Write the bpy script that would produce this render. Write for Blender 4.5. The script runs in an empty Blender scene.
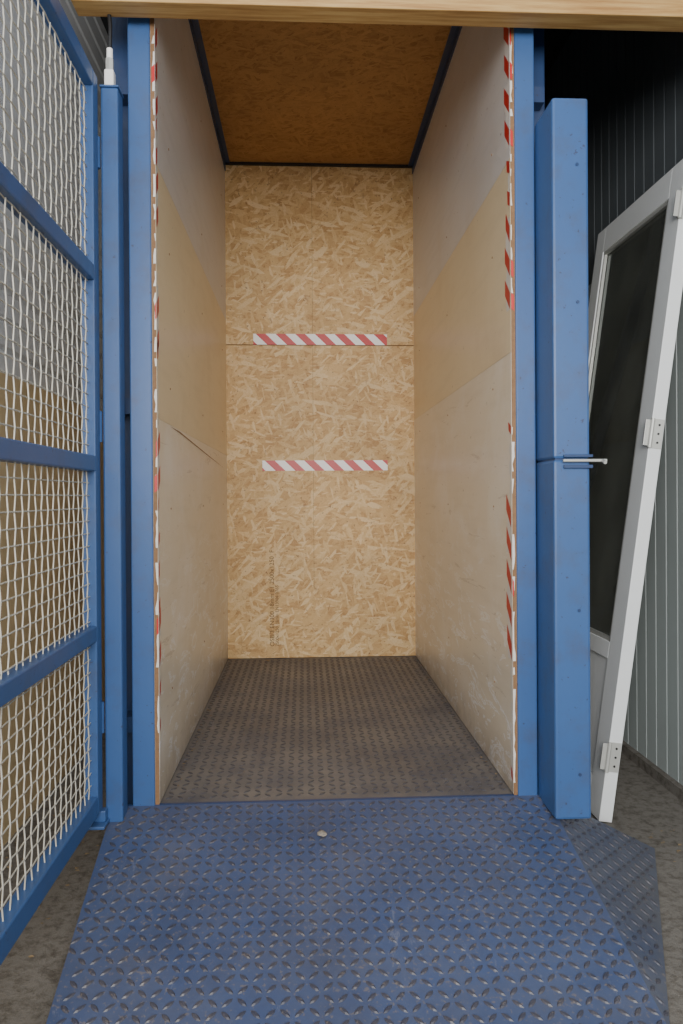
import bpy, bmesh, math, random
from mathutils import Vector, Matrix
random.seed(7)
S=bpy.context.scene
C=bpy.context.collection

def lin(r,g,b):
    f=lambda c:(c/255/12.92) if c/255<=0.04045 else ((c/255+0.055)/1.055)**2.4
    return (f(r),f(g),f(b),1)

# ---------------- materials ----------------
class NT:
    def __init__(s,name):
        s.m=bpy.data.materials.new(name); s.m.use_nodes=True
        s.t=s.m.node_tree; s.n=s.t.nodes; s.b=s.n['Principled BSDF']; s.l=s.t.links
        s.tc=s.n.new('ShaderNodeTexCoord')
    def node(s,t,**k):
        n=s.n.new(t)
        for a,v in k.items(): setattr(n,a,v)
        return n
    def mapping(s,rot=(0,0,0),scale=(1,1,1),src=None):
        m=s.node('ShaderNodeMapping'); m.inputs['Rotation'].default_value=rot; m.inputs['Scale'].default_value=scale
        s.l.new(src or s.tc.outputs['Object'],m.inputs['Vector']); return m.outputs['Vector']
    def noise(s,scale,detail=4,rough=.55,vec=None,dist=0):
        n=s.node('ShaderNodeTexNoise'); n.inputs['Scale'].default_value=scale; n.inputs['Detail'].default_value=detail
        n.inputs['Roughness'].default_value=rough; n.inputs['Distortion'].default_value=dist
        s.l.new(vec or s.tc.outputs['Object'],n.inputs['Vector']); return n.outputs['Fac']
    def ramp(s,src,stops,interp='LINEAR'):
        r=s.node('ShaderNodeValToRGB'); e=r.color_ramp.elements; r.color_ramp.interpolation=interp
        while len(e)<len(stops): e.new(.5)
        for i,(p,c) in enumerate(stops):
            e[i].position=p; e[i].color=c if len(c)==4 else (*c,1)
        s.l.new(src,r.inputs['Fac']); return r.outputs['Color']
    def mix(s,fac,a,b,mode='MIX'):
        m=s.node('ShaderNodeMix',data_type='RGBA',blend_type=mode)
        for inp,v in ((m.inputs[0],fac),(m.inputs[6],a),(m.inputs[7],b)):
            if hasattr(v,'is_output'): s.l.new(v,inp)
            else: inp.default_value=v
        return m.outputs[2]
    def math(s,op,a,b):
        m=s.node('ShaderNodeMath',operation=op)
        for i,v in enumerate((a,b)):
            if hasattr(v,'is_output'): s.l.new(v,m.inputs[i])
            else: m.inputs[i].default_value=v
        return m.outputs[0]
    def color(s,c):
        if hasattr(c,'is_output'): s.l.new(c,s.b.inputs['Base Color'])
        else: s.b.inputs['Base Color'].default_value=c
    def bump(s,h,strength=.2,dist=.01):
        b=s.node('ShaderNodeBump'); b.inputs['Strength'].default_value=strength; b.inputs['Distance'].default_value=dist
        s.l.new(h,b.inputs['Height']); s.l.new(b.outputs['Normal'],s.b.inputs['Normal'])
    def set(s,**k):
        for a,v in k.items(): s.b.inputs[a.replace('_',' ')].default_value=v
W=(1,1,1,1);K=(0,0,0,1)

def paint(name,c,dirt=(78,76,82),amt=.35,rough=.38,scale=9):
    m=NT(name)
    base=m.mix(m.noise(3,5),tuple(x*.8 for x in c[:3])+(1,),c)
    d=m.ramp(m.noise(scale,8,.65),[(.50,K),(.75,(amt,amt,amt,1))])
    ch=m.ramp(m.noise(55,3,.6),[(.67,K),(.71,(.6,.6,.6,1))])
    m.color(m.mix(ch,m.mix(d,base,lin(*dirt)),lin(60,42,35)))
    m.set(Roughness=rough); m.bump(m.noise(60,3),.06,.004)
    return m.m

def osb(name,plane,stops):
    m=NT(name)
    vals=[]
    for i,(ang,sc) in enumerate([(15,(15,62)),(75,(18,72)),(-35,(13,58)),(130,(22,85)),(0,(30,110))]):
        ax=(0,math.radians(ang),0) if plane=='xz' else (0,0,math.radians(ang))
        scale=(sc[0],1,sc[1]) if plane=='xz' else (sc[0],sc[1],1)
        mp=m.node('ShaderNodeMapping',vector_type='TEXTURE'); mp.inputs['Rotation'].default_value=ax
        mp.inputs['Location'].default_value=(i*3.1,0,i*1.7) if plane=='xz' else (i*3.1,i*1.7,0)
        m.l.new(m.tc.outputs['Object'],mp.inputs['Vector'])
        mv=m.mapping(scale=scale,src=mp.outputs['Vector'])
        v=m.node('ShaderNodeTexVoronoi',voronoi_dimensions='3D'); v.inputs['Scale'].default_value=.8
        m.l.new(mv,v.inputs['Vector'])
        sep=m.node('ShaderNodeSeparateColor'); m.l.new(v.outputs['Color'],sep.inputs[0])
        vals.append(sep.outputs[i%3])
    a=vals[0]
    for b in vals[1:]: a=m.math('MAXIMUM',a,b)
    a=m.math('POWER',a,3.0)
    fine=m.noise(120,3,.6)
    f=m.math('ADD',m.math('MULTIPLY',a,.6),m.math('MULTIPLY',fine,.4))
    col=m.ramp(f,stops)
    big=m.ramp(m.noise(2.2,5),[(.3,(.82,.82,.82,1)),(.7,W)])
    col=m.mix(1.0,col,big,'MULTIPLY')
    spots=m.ramp(m.noise(24,6,.7,dist=1.0),[(.59,K),(.70,(.7,.7,.7,1))])
    col=m.mix(spots,col,lin(140,94,52))
    dk=m.ramp(m.noise(70,3,.6),[(.65,K),(.71,(.75,.75,.75,1))])
    col=m.mix(dk,col,lin(100,62,34))
    m.color(col); m.set(Roughness=.6); m.bump(f,.2,.003)
    return m.m

def panel(name,c1,c2,scuff,amt,lowscuff=0):
    m=NT(name)
    n=m.noise(2.0,4)
    col=m.mix(n,c1,c2)
    sv=m.mapping(scale=(1,1.2,10))
    st=m.noise(2.5,4,.5,vec=sv)
    col=m.mix(m.ramp(st,[(.5,K),(.8,(.3,.3,.3,1))]),col,tuple(x*.75 for x in c1[:3])+(1,))
    sc=m.ramp(m.noise(3,6,.6,dist=.4),[(.50,K),(.68,(amt,amt,amt,1))])
    col=m.mix(sc,col,scuff)
    if lowscuff:
        z=m.node('ShaderNodeSeparateXYZ'); m.l.new(m.tc.outputs['Object'],z.inputs[0])
        zm=m.ramp(z.outputs['Z'],[(0,W),(.9,(.05,.05,.05,1))])
        s2=m.noise(3.2,5,.65,vec=m.mapping(scale=(1,1.0,3.2),rot=(.3,0,0)),dist=1.6)
        s2=m.ramp(s2,[(.56,K),(.575,W),(.60,W),(.62,K)])
        col=m.mix(m.math('MULTIPLY',m.math('MULTIPLY',s2,zm),.95),col,lin(252,252,254))
        s3=m.noise(3.5,6,.7,vec=m.mapping(scale=(1,.7,6),rot=(-.25,0,0)),dist=.8)
        s3=m.ramp(s3,[(.63,K),(.66,(.8,.8,.8,1)),(.70,K)])
        col=m.mix(m.math('MULTIPLY',s3,.55),col,lin(140,114,90))
        zf=m.ramp(z.outputs['Z'],[(0,W),(.18,K)])
        col=m.mix(m.math('MULTIPLY',m.math('MULTIPLY',zf,m.noise(10,5,.7)),1.1),col,lin(112,102,94))
    sp=m.ramp(m.noise(40,3,.6),[(.70,K),(.73,(.7,.7,.7,1))])
    col=m.mix(sp,col,lin(120,95,70))
    m.color(col); m.set(Roughness=.34); m.bump(n,.05)
    return m.m

def plain(name,c,rough=.5,metal=0,var=.15,scale=20):
    m=NT(name)
    m.color(m.mix(m.noise(scale,5),tuple(x*(1-var) for x in c[:3])+(1,),c))
    m.set(Roughness=rough,Metallic=metal); return m.m

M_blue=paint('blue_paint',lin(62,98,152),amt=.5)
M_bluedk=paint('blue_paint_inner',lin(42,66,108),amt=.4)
def plate(name,c1,c2,dirt,lo,hi,rough=.45,fleck=.55,dark_tone=(52,52,62)):
    m=NT(name)
    col=m.mix(m.noise(4,6),c1,c2)
    d=m.ramp(m.noise(4,9,.7),[(lo,K),(hi,(.85,.85,.85,1))])
    col=m.mix(d,col,dirt)
    dd=m.ramp(m.noise(2.2,6,.7),[(.40,K),(.66,(.4,.4,.4,1))])  # random darker patches in the plate colour
    col=m.mix(dd,col,lin(*dark_tone))
    f=m.ramp(m.noise(90,3,.6),[(.60,K),(.68,(fleck,fleck,fleck,1))])
    col=m.mix(f,col,lin(124,114,106))
    scr=m.ramp(m.noise(3,10,.85,vec=m.mapping(scale=(3.5,1,1),rot=(0,0,.25)),dist=.8),[(.60,K),(.63,(.4,.4,.4,1)),(.66,K)])
    col=m.mix(scr,col,lin(150,150,158))
    m.color(col); m.set(Roughness=rough); m.bump(m.noise(120,3),.15,.003); return m.m
M_ramp=plate('ramp_plate',lin(64,80,116),lin(72,90,132),lin(88,92,108),.36,.72,.42)
M_rampl=plate('ramp_lozenge',lin(54,56,68),lin(62,68,92),lin(84,80,82),.35,.65,.42)
M_flap=plate('flap_plate',lin(68,80,108),lin(76,90,122),lin(100,100,104),.3,.65,.42)
M_floor=plate('lift_floor_plate',lin(76,78,88),lin(90,92,100),lin(126,120,114),.36,.62,.42,dark_tone=(50,50,56))
M_floorl=plate('lift_floor_lozenge',lin(60,60,66),lin(92,90,92),lin(58,56,56),.4,.7,.35)
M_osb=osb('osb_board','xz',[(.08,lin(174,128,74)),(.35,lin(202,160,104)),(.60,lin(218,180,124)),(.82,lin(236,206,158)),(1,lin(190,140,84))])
M_osbc=osb('osb_ceiling_dimmed','xy',[(.08,lin(142,96,48)),(.4,lin(172,126,72)),(.7,lin(190,144,88)),(1,lin(158,112,58))])  # back wall board darkened; dim bounced light is put into the colour
M_up=panel('ply_white_upper',lin(208,204,202),lin(220,216,212),lin(204,194,180),.35)
M_mid=panel('ply_tan',lin(222,202,168),lin(230,214,182),lin(208,186,150),.35)
M_low=panel('ply_worn',lin(224,210,188),lin(232,222,204),lin(240,234,226),.5,1)
M_ply=plain('ply_edge',lin(150,112,76),.7,scale=80,var=.5)
M_galv=plain('galvanised_steel',lin(206,206,200),.42,.4)
M_wire=plain('wire_steel',lin(206,202,190),.45,.15)
M_red=plain('tape_red',lin(200,40,38),.4)
M_white=plain('tape_white',lin(250,246,242),.4,var=.06)
M_whited=plain('tape_white_dirty',lin(230,224,216),.5,var=.2,scale=40)
M_pine=NT('pine_timber')
_st=M_pine.noise(4,6,.6,vec=M_pine.mapping(scale=(1,16,16)))
M_pine.color(M_pine.ramp(_st,[(.3,lin(156,112,60)),(.5,lin(186,146,88)),(.7,lin(206,172,112))])); M_pine.set(Roughness=.6); M_pine=M_pine.m
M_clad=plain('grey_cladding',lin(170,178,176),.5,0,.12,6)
M_cladshadow=plain('shadowed_grey_cladding',lin(84,90,94),.7,0,.12,6)  # same cladding, lintel shadow painted into the upper wall's colour
M_dark=plain('dark_roof',lin(40,42,44),.8)
M_doorw=plain('door_white_paint',lin(236,238,238),.35,0,.1,8)
M_black=plain('black_plastic',lin(28,28,30),.5)
M_seam=plain('seam_gap',lin(110,84,54),.9)
M_scr=plain('scratch_mark',lin(160,124,90),.9)
M_ink=plain('stencil_ink',lin(126,96,62),.9,var=.5,scale=60)
M_ins=plain('tan_insert',lin(248,218,168),.6,0,.25,5)

m=NT('concrete')
c=m.mix(m.noise(2,7,.65),lin(92,88,82),lin(132,126,118))
c=m.mix(m.ramp(m.noise(30,7,.75),[(.46,K),(.64,(.75,.75,.75,1))]),c,lin(68,60,50))
m.color(c); m.set(Roughness=.9); m.bump(m.noise(60,6,.7),.4,.01); M_conc=m.m

m=NT('lamella_wall')
m.color(m.mix(m.noise(8,6,.6),lin(222,224,226),lin(242,242,242))); m.set(Roughness=.5); M_lam=m.m

m=NT('door_glass')
gl=m.node('ShaderNodeBsdfGlossy'); gl.inputs['Roughness'].default_value=.04; gl.inputs['Color'].default_value=(.85,.9,.9,1)
tr=m.node('ShaderNodeBsdfTransparent'); tr.inputs['Color'].default_value=(.62,.65,.62,1)
df=m.node('ShaderNodeBsdfDiffuse'); df.inputs['Color'].default_value=lin(118,120,112)
ms=m.node('ShaderNodeMixShader'); m.l.new(m.ramp(m.noise(5,5,.6),[(.35,(.3,.3,.3,1)),(.7,(.6,.6,.6,1))]),ms.inputs[0])
m.l.new(tr.outputs[0],ms.inputs[1]); m.l.new(df.outputs[0],ms.inputs[2])
fr=m.node('ShaderNodeFresnel'); fr.inputs['IOR'].default_value=1.6
m2=m.node('ShaderNodeMixShader'); m.l.new(fr.outputs[0],m2.inputs[0])
m.l.new(ms.outputs[0],m2.inputs[1]); m.l.new(gl.outputs[0],m2.inputs[2])
m.l.new(m2.outputs[0],m.n['Material Output'].inputs['Surface']); M_glass=m.m

# ---------------- geometry helpers ----------------
def empty(name):
    e=bpy.data.objects.new(name,None); C.objects.link(e); return e
def meshobj(name,verts,faces,mat,parent=None):
    me=bpy.data.meshes.new(name); me.from_pydata([tuple(v) for v in verts],[],faces); me.update()
    me.materials.append(mat)
    o=bpy.data.objects.new(name,me); C.objects.link(o)
    if parent: o.parent=parent
    return o
def boxes(name,lst,mat,parent=None,bevel=0,M=None):
    bm=bmesh.new()
    for (x0,x1,y0,y1,z0,z1) in lst:
        r=bmesh.ops.create_cube(bm,size=1)
        for v in r['verts']:
            v.co=Vector(((x0+x1)/2+v.co.x*(x1-x0),(y0+y1)/2+v.co.y*(y1-y0),(z0+z1)/2+v.co.z*(z1-z0)))
    if bevel: bmesh.ops.bevel(bm,geom=bm.edges[:],offset=bevel,segments=2,affect='EDGES',profile=.5)
    if M: bmesh.ops.transform(bm,matrix=M,verts=bm.verts[:])
    me=bpy.data.meshes.new(name); bm.to_mesh(me); bm.free(); me.materials.append(mat)
    o=bpy.data.objects.new(name,me); C.objects.link(o)
    if parent: o.parent=parent
    return o
def cyl(name,p0,p1,r,mat,parent=None,seg=16):
    p0=Vector(p0);p1=Vector(p1);d=p1-p0
    bm=bmesh.new(); bmesh.ops.create_cone(bm,cap_ends=True,segments=seg,radius1=r,radius2=r,depth=d.length)
    M=Matrix.Translation((p0+p1)/2)@d.to_track_quat('Z','Y').to_matrix().to_4x4()
    bmesh.ops.transform(bm,matrix=M,verts=bm.verts[:])
    me=bpy.data.meshes.new(name); bm.to_mesh(me); bm.free(); me.materials.append(mat)
    o=bpy.data.objects.new(name,me); C.objects.link(o)
    if parent:o.parent=parent
    return o
def curve(name,splines,r,mat,parent=None,res=1):
    cu=bpy.data.curves.new(name,'CURVE'); cu.dimensions='3D'; cu.bevel_depth=r; cu.bevel_resolution=res
    for pts in splines:
        s=cu.splines.new('POLY'); s.points.add(len(pts)-1)
        for q,p in zip(s.points,pts): q.co=(*p,1)
    cu.materials.append(mat); o=bpy.data.objects.new(name,cu); C.objects.link(o)
    if parent:o.parent=parent
    return o

def pip(x,y,poly):
    ins=False;n=len(poly)
    for i in range(n):
        x1,y1=poly[i];x2,y2=poly[(i+1)%n]
        if (y1>y)!=(y2>y) and x<(x2-x1)*(y-y1)/(y2-y1)+x1: ins=not ins
    return ins
def lozenges(name,O,U,V,poly,mat,parent,pitch=.033,L=.034,Wd=.0105,H=.0028,margin=.02):
    U=Vector(U).normalized();V=Vector(V).normalized();N=U.cross(V).normalized();O=Vector(O)
    us=[p[0] for p in poly];vs=[p[1] for p in poly]
    verts=[];faces=[]
    prof=[(-.5,0),(-.25,.42),(0,.5),(.25,.42),(.5,0),(.25,-.42),(0,-.5),(-.25,-.42)]
    i0=int(min(us)/pitch)-1;i1=int(max(us)/pitch)+2;j0=int(min(vs)/pitch)-1;j1=int(max(vs)/pitch)+2
    for i in range(i0,i1):
        for j in range(j0,j1):
            cu,cv=(i+.5)*pitch,(j+.5)*pitch
            if not all(pip(cu+a,cv+b,poly) for a,b in ((margin*.6,0),(-margin*.6,0),(0,margin*.6),(0,-margin*.6))): continue
            a=math.radians(45 if (i+j)%2 else -45)
            ca,sa=math.cos(a),math.sin(a); b=len(verts)
            for h,s in ((0,1),(1,.6)):
                for (px,py) in prof:
                    x=px*L*s;y=py*Wd*s
                    verts.append(O+U*(cu+x*ca-y*sa)+V*(cv+x*sa+y*ca)+N*(h*H+.0001))
            for q in range(8): faces.append((b+q,b+(q+1)%8,b+8+(q+1)%8,b+8+q))
            faces.append(tuple(b+8+q for q in range(8)))
    return meshobj(name,verts,faces,mat,parent)

XL,XR,YF,YB,ZC=-.445,.648,2.28,4.31,2.87
G=-.17
# ---------------- building shell ----------------
meshobj('floor',[(-6,-6,G),(6,-6,G),(6,5,G),(-6,5,G)],[(0,1,2,3)],M_conc)
def ribwall(name,x,y0,y1,z0,z1,zs,pitch=.085,dep=.006,g=.010):
    prof=[];y=y0
    while y<y1:
        prof+=[(y,0),(y+pitch-g,0),(y+pitch-g*.75,dep),(y+pitch-g*.25,dep)]; y+=pitch
    v=[];f=[];mi=[]
    for (yy,d) in prof: v+=[(x+d,yy,z0),(x+d,yy,zs),(x+d,yy,z1)]
    for i in range(len(prof)-1):
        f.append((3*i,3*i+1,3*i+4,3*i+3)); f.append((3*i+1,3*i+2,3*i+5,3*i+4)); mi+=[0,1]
    n=len(v); v+=[(x+.06,y0,z0),(x+.06,y0,z1),(x+.06,y,z0),(x+.06,y,z1)]
    f.append((n,n+1,n+3,n+2)); mi.append(0)
    o=meshobj(name,v,f,M_clad); o.data.materials.append(M_cladshadow)
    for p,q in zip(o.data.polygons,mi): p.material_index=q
    return o
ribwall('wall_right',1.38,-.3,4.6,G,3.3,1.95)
boxes('baseboard_right',[(1.355,1.38,-.3,4.58,G,G+.04)],M_conc)
boxes('wall_back',[(-1.1,1.44,4.6,4.7,G,3.3)],M_clad)
boxes('ceiling',[(-1.1,1.44,2.2,4.7,3.3,3.36)],M_dark)
boxes('wall_front',[(-.62,1.44,2.24,2.27,2.42,3.3)],M_dark)
lv=[];lf=[];z=G
prof=[]
while z<3.28:
    prof+=[(-1.0,z),(-.985,z+.012),(-.985,z+.088),(-1.0,z+.1)]; z+=.1
for (x,zz) in prof: lv+=[(x,.4,zz),(x,4.6,zz)]
for i in range(len(prof)-1): lf.append((2*i,2*i+1,2*i+3,2*i+2))
meshobj('wall_left',lv,lf,M_lam)
boxes('plywood_sheet',[(-.983,-.962,.5,2.75,G,1.34),(-.983,-.962,2.755,4.5,G,1.34)],M_ins)

# ---------------- timber beam ----------------
boxes('timber_lintel_beam',[(-.66,1.37,2.16,2.235,2.365,2.50)],M_pine,bevel=.003)

# ---------------- lift ----------------
lift=empty('goods_lift')
boxes('floor_plate',[(XL-.02,XR+.02,YF,YB+.05,-.03,0)],M_floor,lift)
boxes('floor_sill',[(-.60,.76,YF-.004,YF+.008,-.05,.001)],M_bluedk,lift)
lozenges('floor_tread',(0,0,0),(1,0,0),(0,1,0),[(XL,YF+.01),(XR,YF+.01),(XR,YB),(XL,YB)],M_floorl,lift,pitch=.034,L=.032,Wd=.010,H=.0025)
t=.014
boxes('back_panel_lower',[(XL,XR,YB,YB+t,.003,1.818)],M_osb,lift)
boxes('back_panel_upper',[(XL,XR,YB,YB+t,1.823,ZC)],M_osb,lift)
boxes('back_panel_seam',[(XL,XR,YB+.004,YB+t,1.817,1.824),(.055,.0562,YB-.0005,YB,.4,2.86)],M_seam,lift)
for s,x0,x1,nm in ((-1,XL-t,XL,'left'),(1,XR,XR+t,'right')):
    zj=1.96 if s<0 else 1.99
    zk=1.18 if s<0 else 1.385
    boxes('side_panel_%s_lower'%nm,[(x0,x1,YF,YB,.004,zk-.0004)],M_low,lift)
    boxes('side_panel_%s_middle'%nm,[(x0,x1,YF,YB,zk+.0004,zj-.0005)],M_mid,lift)
    boxes('side_panel_%s_upper'%nm,[(x0,x1,YF,YB,zj+.0005,ZC)],M_up,lift)
    boxes('side_panel_%s_front_edge'%nm,[(x0+.001,x1-.001,YF-.003,YF,.0,2.6)],M_ply,lift)
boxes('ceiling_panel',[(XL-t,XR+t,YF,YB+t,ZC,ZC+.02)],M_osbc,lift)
boxes('ceiling_frame',[(XL,XL+.03,YF,YB,ZC-.006,ZC),(XL,XL+.005,YF,YB,ZC-.045,ZC),
     (XR-.03,XR,YF,YB,ZC-.006,ZC),(XR-.005,XR,YF,YB,ZC-.045,ZC)],M_bluedk,lift)
boxes('ceiling_frame_back',[(XL,XR,YB-.02,YB,ZC-.012,ZC)],M_black,lift)
boxes('post_left',[(-.526,XL-t,YF-.006,YF+.06,-.05,3.0)],M_blue,lift,.004)
boxes('post_right',[(XR+t,.724,YF-.006,YF+.06,-.05,3.0)],M_blue,lift,.004)
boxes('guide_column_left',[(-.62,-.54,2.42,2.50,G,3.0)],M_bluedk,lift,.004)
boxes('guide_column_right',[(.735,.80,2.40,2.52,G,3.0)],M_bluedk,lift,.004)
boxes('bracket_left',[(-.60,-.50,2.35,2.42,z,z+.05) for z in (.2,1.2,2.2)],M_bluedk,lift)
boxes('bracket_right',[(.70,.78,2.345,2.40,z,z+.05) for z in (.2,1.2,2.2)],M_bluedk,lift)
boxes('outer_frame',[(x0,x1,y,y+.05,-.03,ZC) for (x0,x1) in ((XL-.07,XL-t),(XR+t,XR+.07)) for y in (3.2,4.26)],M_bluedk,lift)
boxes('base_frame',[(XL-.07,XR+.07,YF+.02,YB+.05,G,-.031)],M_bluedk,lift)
sc=[]
for z in (.3,.9,1.3,1.75,2.1,2.6):
    for y in (2.5,3.3,4.1):
        for x,s in ((XL,1),(XR,-1)):
            sc.append((x-.0015,x+.0015,y-.003,y+.003,z-.003,z+.003))
boxes('panel_screws',sc,M_scr,lift)
X_=XL+.0008
meshobj('wall_scratch',[(X_,2.50,1.174),(X_,2.68,1.174),(X_,3.5,1.133),(X_,4.15,1.10),(X_,3.5,1.129),(X_,2.68,1.168)],[(0,1,5),(1,2,4,5),(2,3,4)],M_scr,lift)

def stencil(txt,x,z,size):
    cu=bpy.data.curves.new('stencil','FONT'); cu.body=txt; cu.size=size
    o=bpy.data.objects.new('board_stencil',cu); C.objects.link(o)
    o.rotation_euler=(math.radians(90),math.radians(-90),0); o.location=(x,YB-.001,z)
    cu.materials.append(M_ink); o.parent=lift
stencil('OSB/3 EN300 18mm E1 2500x1250  F',-.178,.07,.036)
stencil('2500x1250 18mm EN13986 0765',-.152,.07,.026)

def tape(x0,x1,z0,z1,nred,name='hazard_tape'):
    e=empty(name); y=YB-.0015
    boxes('backing',[(x0,x1,y,YB,z0,z1)],M_white,e)
    p=(x1-x0)/nred; h=z1-z0; sl=h*1.05; v=[];f=[]
    yy=y-.0005
    for i in range(-1,int(nred)+1):
        a=x0+(i+.12)*p; b=a+p*.5
        pts=[(a,z1),(b,z1),(b+sl,z0),(a+sl,z0)]
        def clip(pts,xc,keep):
            out=[]
            for k in range(len(pts)):
                P,Q=pts[k],pts[(k+1)%len(pts)]
                pi=(P[0]-xc)*keep>=0; qi=(Q[0]-xc)*keep>=0
                if pi: out.append(P)
                if pi!=qi:
                    tt=(xc-P[0])/(Q[0]-P[0]); out.append((xc,P[1]+(Q[1]-P[1])*tt))
            return out
        pts=clip(pts,x0,1)
        if len(pts)>2: pts=clip(pts,x1,-1)
        if len(pts)<3: continue
        b0=len(v); v+=[(q[0],yy,q[1]) for q in pts]; f.append(tuple(range(b0,b0+len(pts))))
    meshobj('red_stripes',v,f,M_red,e)
tape(-.288,.490,1.822,1.885,6.8)
tape(-.240,.490,1.090,1.150,6.4)

def vtape(x,sgn,full,y0,y1,bits,pb=.5):
    """full: intervals where the striped tape survives; bits: intervals with torn remnants"""
    e=empty('torn_hazard_tape'); v=[];f=[];wv=[];wf=[]
    X=x-sgn*.0012; XW=x-sgn*.0006; w=y1-y0
    for (za,zb) in full:
        z=za
        while z<zb:
            b=y1-random.uniform(0,w*.25); b0=len(v)
            v+=[(X,y0,z),(X,y0,z+.052),(X,(y0+b)/2,z+.052+.5*w),(X,b,z+.05+w),(X,b,z+w),(X,(y0+b)/2,z+.5*w)]
            f.append(tuple(range(b0,b0+6)))
            if random.random()<.5:
                b0=len(v); ye=YF-.0042; k=random.uniform(.3,.9)
                v+=[(x,ye,z),(x,ye,z+.05),(x+sgn*.012*k,ye,z+.04),(x+sgn*.012*k,ye,z-.008)]
                f.append((b0,b0+1,b0+2,b0+3))
            z+=.104
    def strip(za,zb,lo,hi,skip,xo,face):
        k=max(1,int((zb-za)/.022)); b0=len(wv)
        for i in range(k+1):
            zz=za+i*(zb-za)/k; q=random.uniform(lo,hi)
            if face: wv.extend([(x,YF-.0038,zz),(x+sgn*.013*q,YF-.0038,zz)])
            else: wv.extend([(xo,y0-.004,zz),(xo,y0+w*q,zz)])
        for i in range(k):
            if random.random()>skip: wf.append((b0+2*i,b0+2*i+1,b0+2*i+3,b0+2*i+2))
    for (za,zb) in full: strip(za,zb+.03,.6,1.0,.05,XW,False); strip(za,zb,.2,.7,.2,0,True)
    for (za,zb) in bits:
        strip(za,zb,.02,.4,.15,XW,False); strip(za,zb,.1,.7,.2,0,True)
        z=za
        while z<zb:
            if random.random()<pb:
                b0=len(v); h=random.uniform(.025,.05); q=w*random.uniform(.25,.6)
                v+=[(X,y0-.003,z),(X,y0-.003,z+h),(X,y0+q,z+h+.016),(X,y0+q*.8,z+.014)]; f.append((b0,b0+1,b0+2,b0+3))
            z+=.104
    meshobj('red_patches',v,f,M_red,e); meshobj('white_remnants',wv,wf,M_whited,e)
vtape(XR,1,[(2.03,2.36),(1.52,1.78),(.42,.86)],YF+.006,YF+.062,[(.04,.40),(.92,1.15),(1.84,2.0)],.35)
vtape(XL,-1,[(2.10,2.34),(1.76,1.92),(1.38,1.56),(.96,1.10),(.42,.55)],YF+.006,YF+.034,[(.22,.40),(.58,.92),(1.15,1.36),(1.58,1.74),(1.95,2.08)],.75)

# ---------------- loading ramp ----------------
ramp=empty('loading_ramp')
A=Vector((-.585,YF-.006,0));B=Vector((.750,YF-.006,0));D=Vector((-.535,1.48,G+.004));E=Vector((.745,1.48,G+.004))
F=Vector((1.085,2.25,G+.004))
meshobj('ramp_plate',[A,B,E,D],[(0,3,2,1)],M_ramp,ramp)
U=Vector((1,0,0));V=(Vector((0,YF-.006,0))-Vector((0,1.48,G+.004))).normalized();O=Vector((0,1.48,G+.004))
def to2(P,O,U,V): return ((P-O).dot(U),(P-O).dot(V))
lozenges('ramp_tread',O,U,V,[to2(P,O,U,V) for P in (A,B,E,D)],M_rampl,ramp,pitch=.031,L=.031,Wd=.0105,margin=.012)
N=(F-E).cross(B-E).normalized()
meshobj('side_flap_plate',[B,E,F],[(0,1,2)],M_flap,ramp)
V2=(B-E).normalized(); U2=V2.cross(N).normalized()
if U2.x<0: U2=-U2
lozenges('side_flap_tread',E,U2,V2,[to2(P,E,U2,V2) for P in (B,E,F)],M_rampl,ramp,pitch=.031,L=.031,margin=.012)
meshobj('side_skirts',[A,D,Vector((A.x,A.y,G)),B,F,Vector((F.x,F.y,G)),Vector((B.x,B.y,G))],[(0,2,1),(3,4,5,6)],M_bluedk,ramp)

# ---------------- mesh gate (left) ----------------
gate=empty('wire_mesh_gate')
gx0,gx1=-.632,-.592; gy0,gy1=1.02,2.19
rz=[(.03,.085),(.528,.573),(1.013,1.058),(1.557,1.602),(2.11,2.16)]
boxes('gate_stiles',[(gx0,gx1,gy1-.05,gy1,.03,2.16),(gx0,gx1,gy0,gy0+.05,.03,2.16)],M_blue,gate,.004)
boxes('gate_rails',[(gx0,gx1,gy0+.05,gy1-.05,a,b) for a,b in rz],M_blue,gate,.004)
sp=[];pv=.036;ph=.040;xm=-.612;am=.0013
ny=int((gy1-gy0-.1)/ph)
for i in range(ny+1):
    y=gy0+.06+i*ph; pts=[]
    n=int(2.05/pv)
    for k in range(n*2+1):
        z=.08+k*pv/2; sgn=0 if k%2 else (1 if (k//2+i)%2 else -1)
        pts.append((xm+am*sgn,y,z))
    sp.append(pts)
for j in range(int(2.05/pv)+1):
    z=.08+j*pv; pts=[]
    for k in range(-1,ny*2+3):
        y=gy0+.06+k*ph/2
        if y>gy1-.03: break
        sgn=0 if k%2 else (-1 if (k//2+j)%2 else 1)
        pts.append((xm+am*sgn,y,z))
    sp.append(pts)
curve('wire_mesh',sp,.0019,M_wire,gate)
boxes('hinge_post_tube',[(-.588,-.537,2.20,2.262,-.02,2.14)],M_blue,gate,.006)
boxes('hinge_post_cap',[(-.590,-.535,2.198,2.264,2.14,2.146)],M_blue,gate,.002)
boxes('hinge_post_foot',[(-.64,-.575,2.14,2.25,-.012,-.002),(-.62,-.58,2.17,2.2,-.002,.03)],M_blue,gate,.003)
for z in (.25,1.1,1.9): cyl('hinge_barrel',(-.598,2.196,z),(-.598,2.196,z+.09),.010,M_blue,gate)
cb=empty('switch_cable')
curve('cable',[[(-.565,2.225,2.26),(-.563,2.222,2.33),(-.572,2.23,2.42),(-.575,2.23,2.6),(-.56,2.23,3.0)]],.006,M_black,cb,3)
boxes('cable_gland',[(-.58,-.552,2.21,2.24,2.149,2.20)],M_white,cb,.005)
cyl('gland_nut',(-.566,2.225,2.20),(-.566,2.225,2.235),.012,M_galv,cb,6)
cyl('gland_collar',(-.566,2.225,2.235),(-.566,2.225,2.265),.009,M_white,cb)

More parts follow.
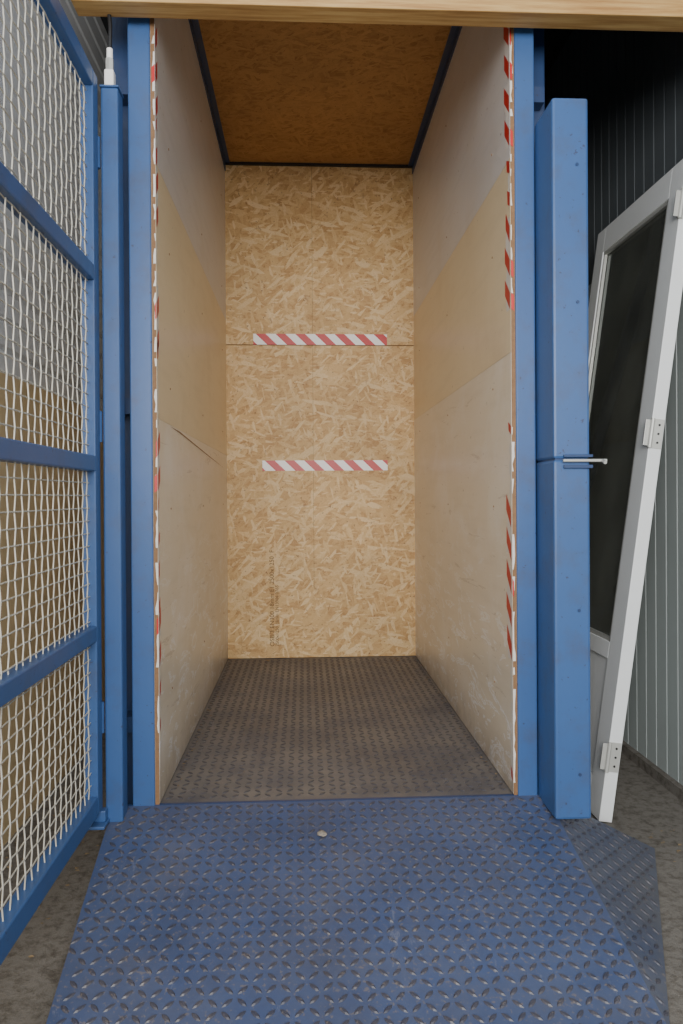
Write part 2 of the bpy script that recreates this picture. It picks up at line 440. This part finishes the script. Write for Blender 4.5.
# ---------------- right gate leaf, folded open ----------------
lf_=empty('steel_gate_leaf')
boxes('leaf_lower',[(.727,.835,2.12,2.29,-.012,1.04)],M_blue,lf_,.008)
boxes('leaf_upper',[(.727,.835,2.12,2.29,1.043,2.095)],M_blue,lf_,.008)
boxes('leaf_core',[(.733,.829,2.126,2.284,1.0,1.08)],M_bluedk,lf_)
boxes('latch_plate',[(.755,.84,2.110,2.12,1.015,1.025),(.755,.84,2.110,2.12,1.047,1.055)],M_bluedk,lf_,.001)
cyl('latch_bolt',(.75,2.106,1.037),(.878,2.106,1.037),.0045,M_galv,lf_)
cyl('latch_knob',(.866,2.106,1.037),(.866,2.085,1.030),.005,M_galv,lf_)
for z in (.12,.6,1.5,1.9):
    cyl('rivet',(.80,2.121,z),(.80,2.118,z),.005,M_bluedk,lf_,10)

# ---------------- leaning glazed door ----------------
dr=empty('glazed_door')
Hd,Wd_,Td=2.27,.76,.045
ang=math.radians(8.0)
MD=Matrix.Translation((.985,2.44,G+.008))@Matrix.Rotation(ang,4,'Y')
st=.10
boxes('door_frame',[(0,Td,0,st,0,Hd),(0,Td,Wd_-st*.9,Wd_,0,Hd),(0,Td,st,Wd_-st*.9,Hd-.11,Hd),(0,Td,st,Wd_-st*.9,0,.12),(0,Td,st,Wd_-st*.9,.53,.59),
   (.012,Td-.012,st,Wd_-st*.9,.12,.53)],M_doorw,dr,.002,MD)
boxes('glazing_bead',[(.004,.016,st,st+.015,.59,Hd-.11),(.004,.016,Wd_-st*.9-.015,Wd_-st*.9,.59,Hd-.11),(.004,.016,st,Wd_-st*.9,.59,.605),(.004,.016,st,Wd_-st*.9,Hd-.125,Hd-.11)],M_galv,dr,0,MD)
boxes('glass_pane',[(.018,.024,st-.005,Wd_-st*.9+.005,.585,Hd-.105)],M_glass,dr,0,MD)
HZ=(.17,1.27,2.05)
boxes('hinge_plates',[(.004,.042,-.003,0,z,z+.10) for z in HZ]+[(-.022,.0,-.004,.0,z+.006,z+.094) for z in HZ],M_galv,dr,.0008,MD)
for z in HZ:
    cyl('hinge_knuckle',MD@Vector((-.001,-.008,z)),MD@Vector((-.001,-.008,z+.10)),.007,M_galv,dr)
    for dz in (.02,.05,.08):
        cyl('hinge_screw',MD@Vector((.026,-.003,z+dz)),MD@Vector((.026,-.0045,z+dz)),.004,M_black,dr,8)

# ---------------- debris ----------------
def pebble(name,x,y,z,r,mat,flat=.5):
    bm=bmesh.new(); bmesh.ops.create_icosphere(bm,subdivisions=2,radius=r)
    for v in bm.verts:
        v.co*=1+random.uniform(-.15,.15); v.co.z*=flat
        v.co+=Vector((x,y,z+r*flat*.8))
    me=bpy.data.meshes.new(name); bm.to_mesh(me); bm.free(); me.materials.append(mat)
    o=bpy.data.objects.new(name,me); C.objects.link(o); return o
M_peb=plain('pebble_stone',lin(150,140,128),.8)
def rampz(y): return (G+.004)+(y-1.48)/(YF-.006-1.48)*(-G-.004)
pebble('pebble',.045,2.115,rampz(2.115),.014,M_peb)
M_leaf=plain('dry_leaf',lin(150,128,96),.8,0,.5)
def litter(items):
    v=[];f=[]
    for (x,y,z,s) in items:
        a=random.uniform(0,6.3); b=len(v); n=5
        for k in range(n):
            t_=a+k*6.283/n; rr=s*random.uniform(.4,1); v.append((x+rr*math.cos(t_),y+rr*math.sin(t_)*.7,z+.002+random.uniform(0,s*.35)))
        f.append(tuple(range(b,b+n)))
    meshobj('leaf_litter',v,f,M_leaf)
R=random.uniform
litter([(R(XL+.02,XR-.02),random.choice([R(2.3,4.28),R(3.9,4.28)]),.002,R(.002,.006)) for _ in range(260)]+
       [(random.choice([XL+.02,XR-.03])+R(-.005,.02),R(2.4,4.25),.002,R(.004,.009)) for _ in range(80)]+
       [(R(XL+.05,XR-.05),R(4.15,4.27),.002,R(.008,.016)) for _ in range(10)])
litter([(R(1.1,1.35),R(1.6,2.38),G+.002,R(.003,.012)) for _ in range(160)])
litter([(R(-.95,-.66),R(1.3,2.8),G+.002,R(.003,.012)) for _ in range(120)])

# ---------------- light ----------------
w=bpy.data.worlds.new('sky'); S.world=w; w.use_nodes=True
bg=w.node_tree.nodes['Background']; bg.inputs[0].default_value=(.86,.93,1,1); bg.inputs[1].default_value=1.15
L=bpy.data.lights.new('daylight_fill','AREA'); L.shape='RECTANGLE'; L.size=2.4; L.size_y=1.8; L.energy=240; L.color=(1,.98,.95)  # added fill lamp, unseen behind the camera, standing in for outdoor skylight
o=bpy.data.objects.new('daylight_fill_lamp',L); C.objects.link(o); o.location=(-.1,-2.2,1.9)
o.rotation_euler=(Vector((.1,3.2,1.0))-o.location).to_track_quat('-Z','Y').to_euler()

# ---------------- camera ----------------
cam=bpy.data.cameras.new('camera'); cam.sensor_width=36; cam.lens=26.0; cam.clip_start=.05
cam.shift_y=-.012
co=bpy.data.objects.new('camera',cam); C.objects.link(co)
co.matrix_world=Matrix.Translation((0,0,.935))@Matrix.Rotation(math.radians(-2.9),4,'Z')@Matrix.Rotation(math.radians(90-.2),4,'X')@Matrix.Rotation(math.radians(-.35),4,'Z')
S.camera=co
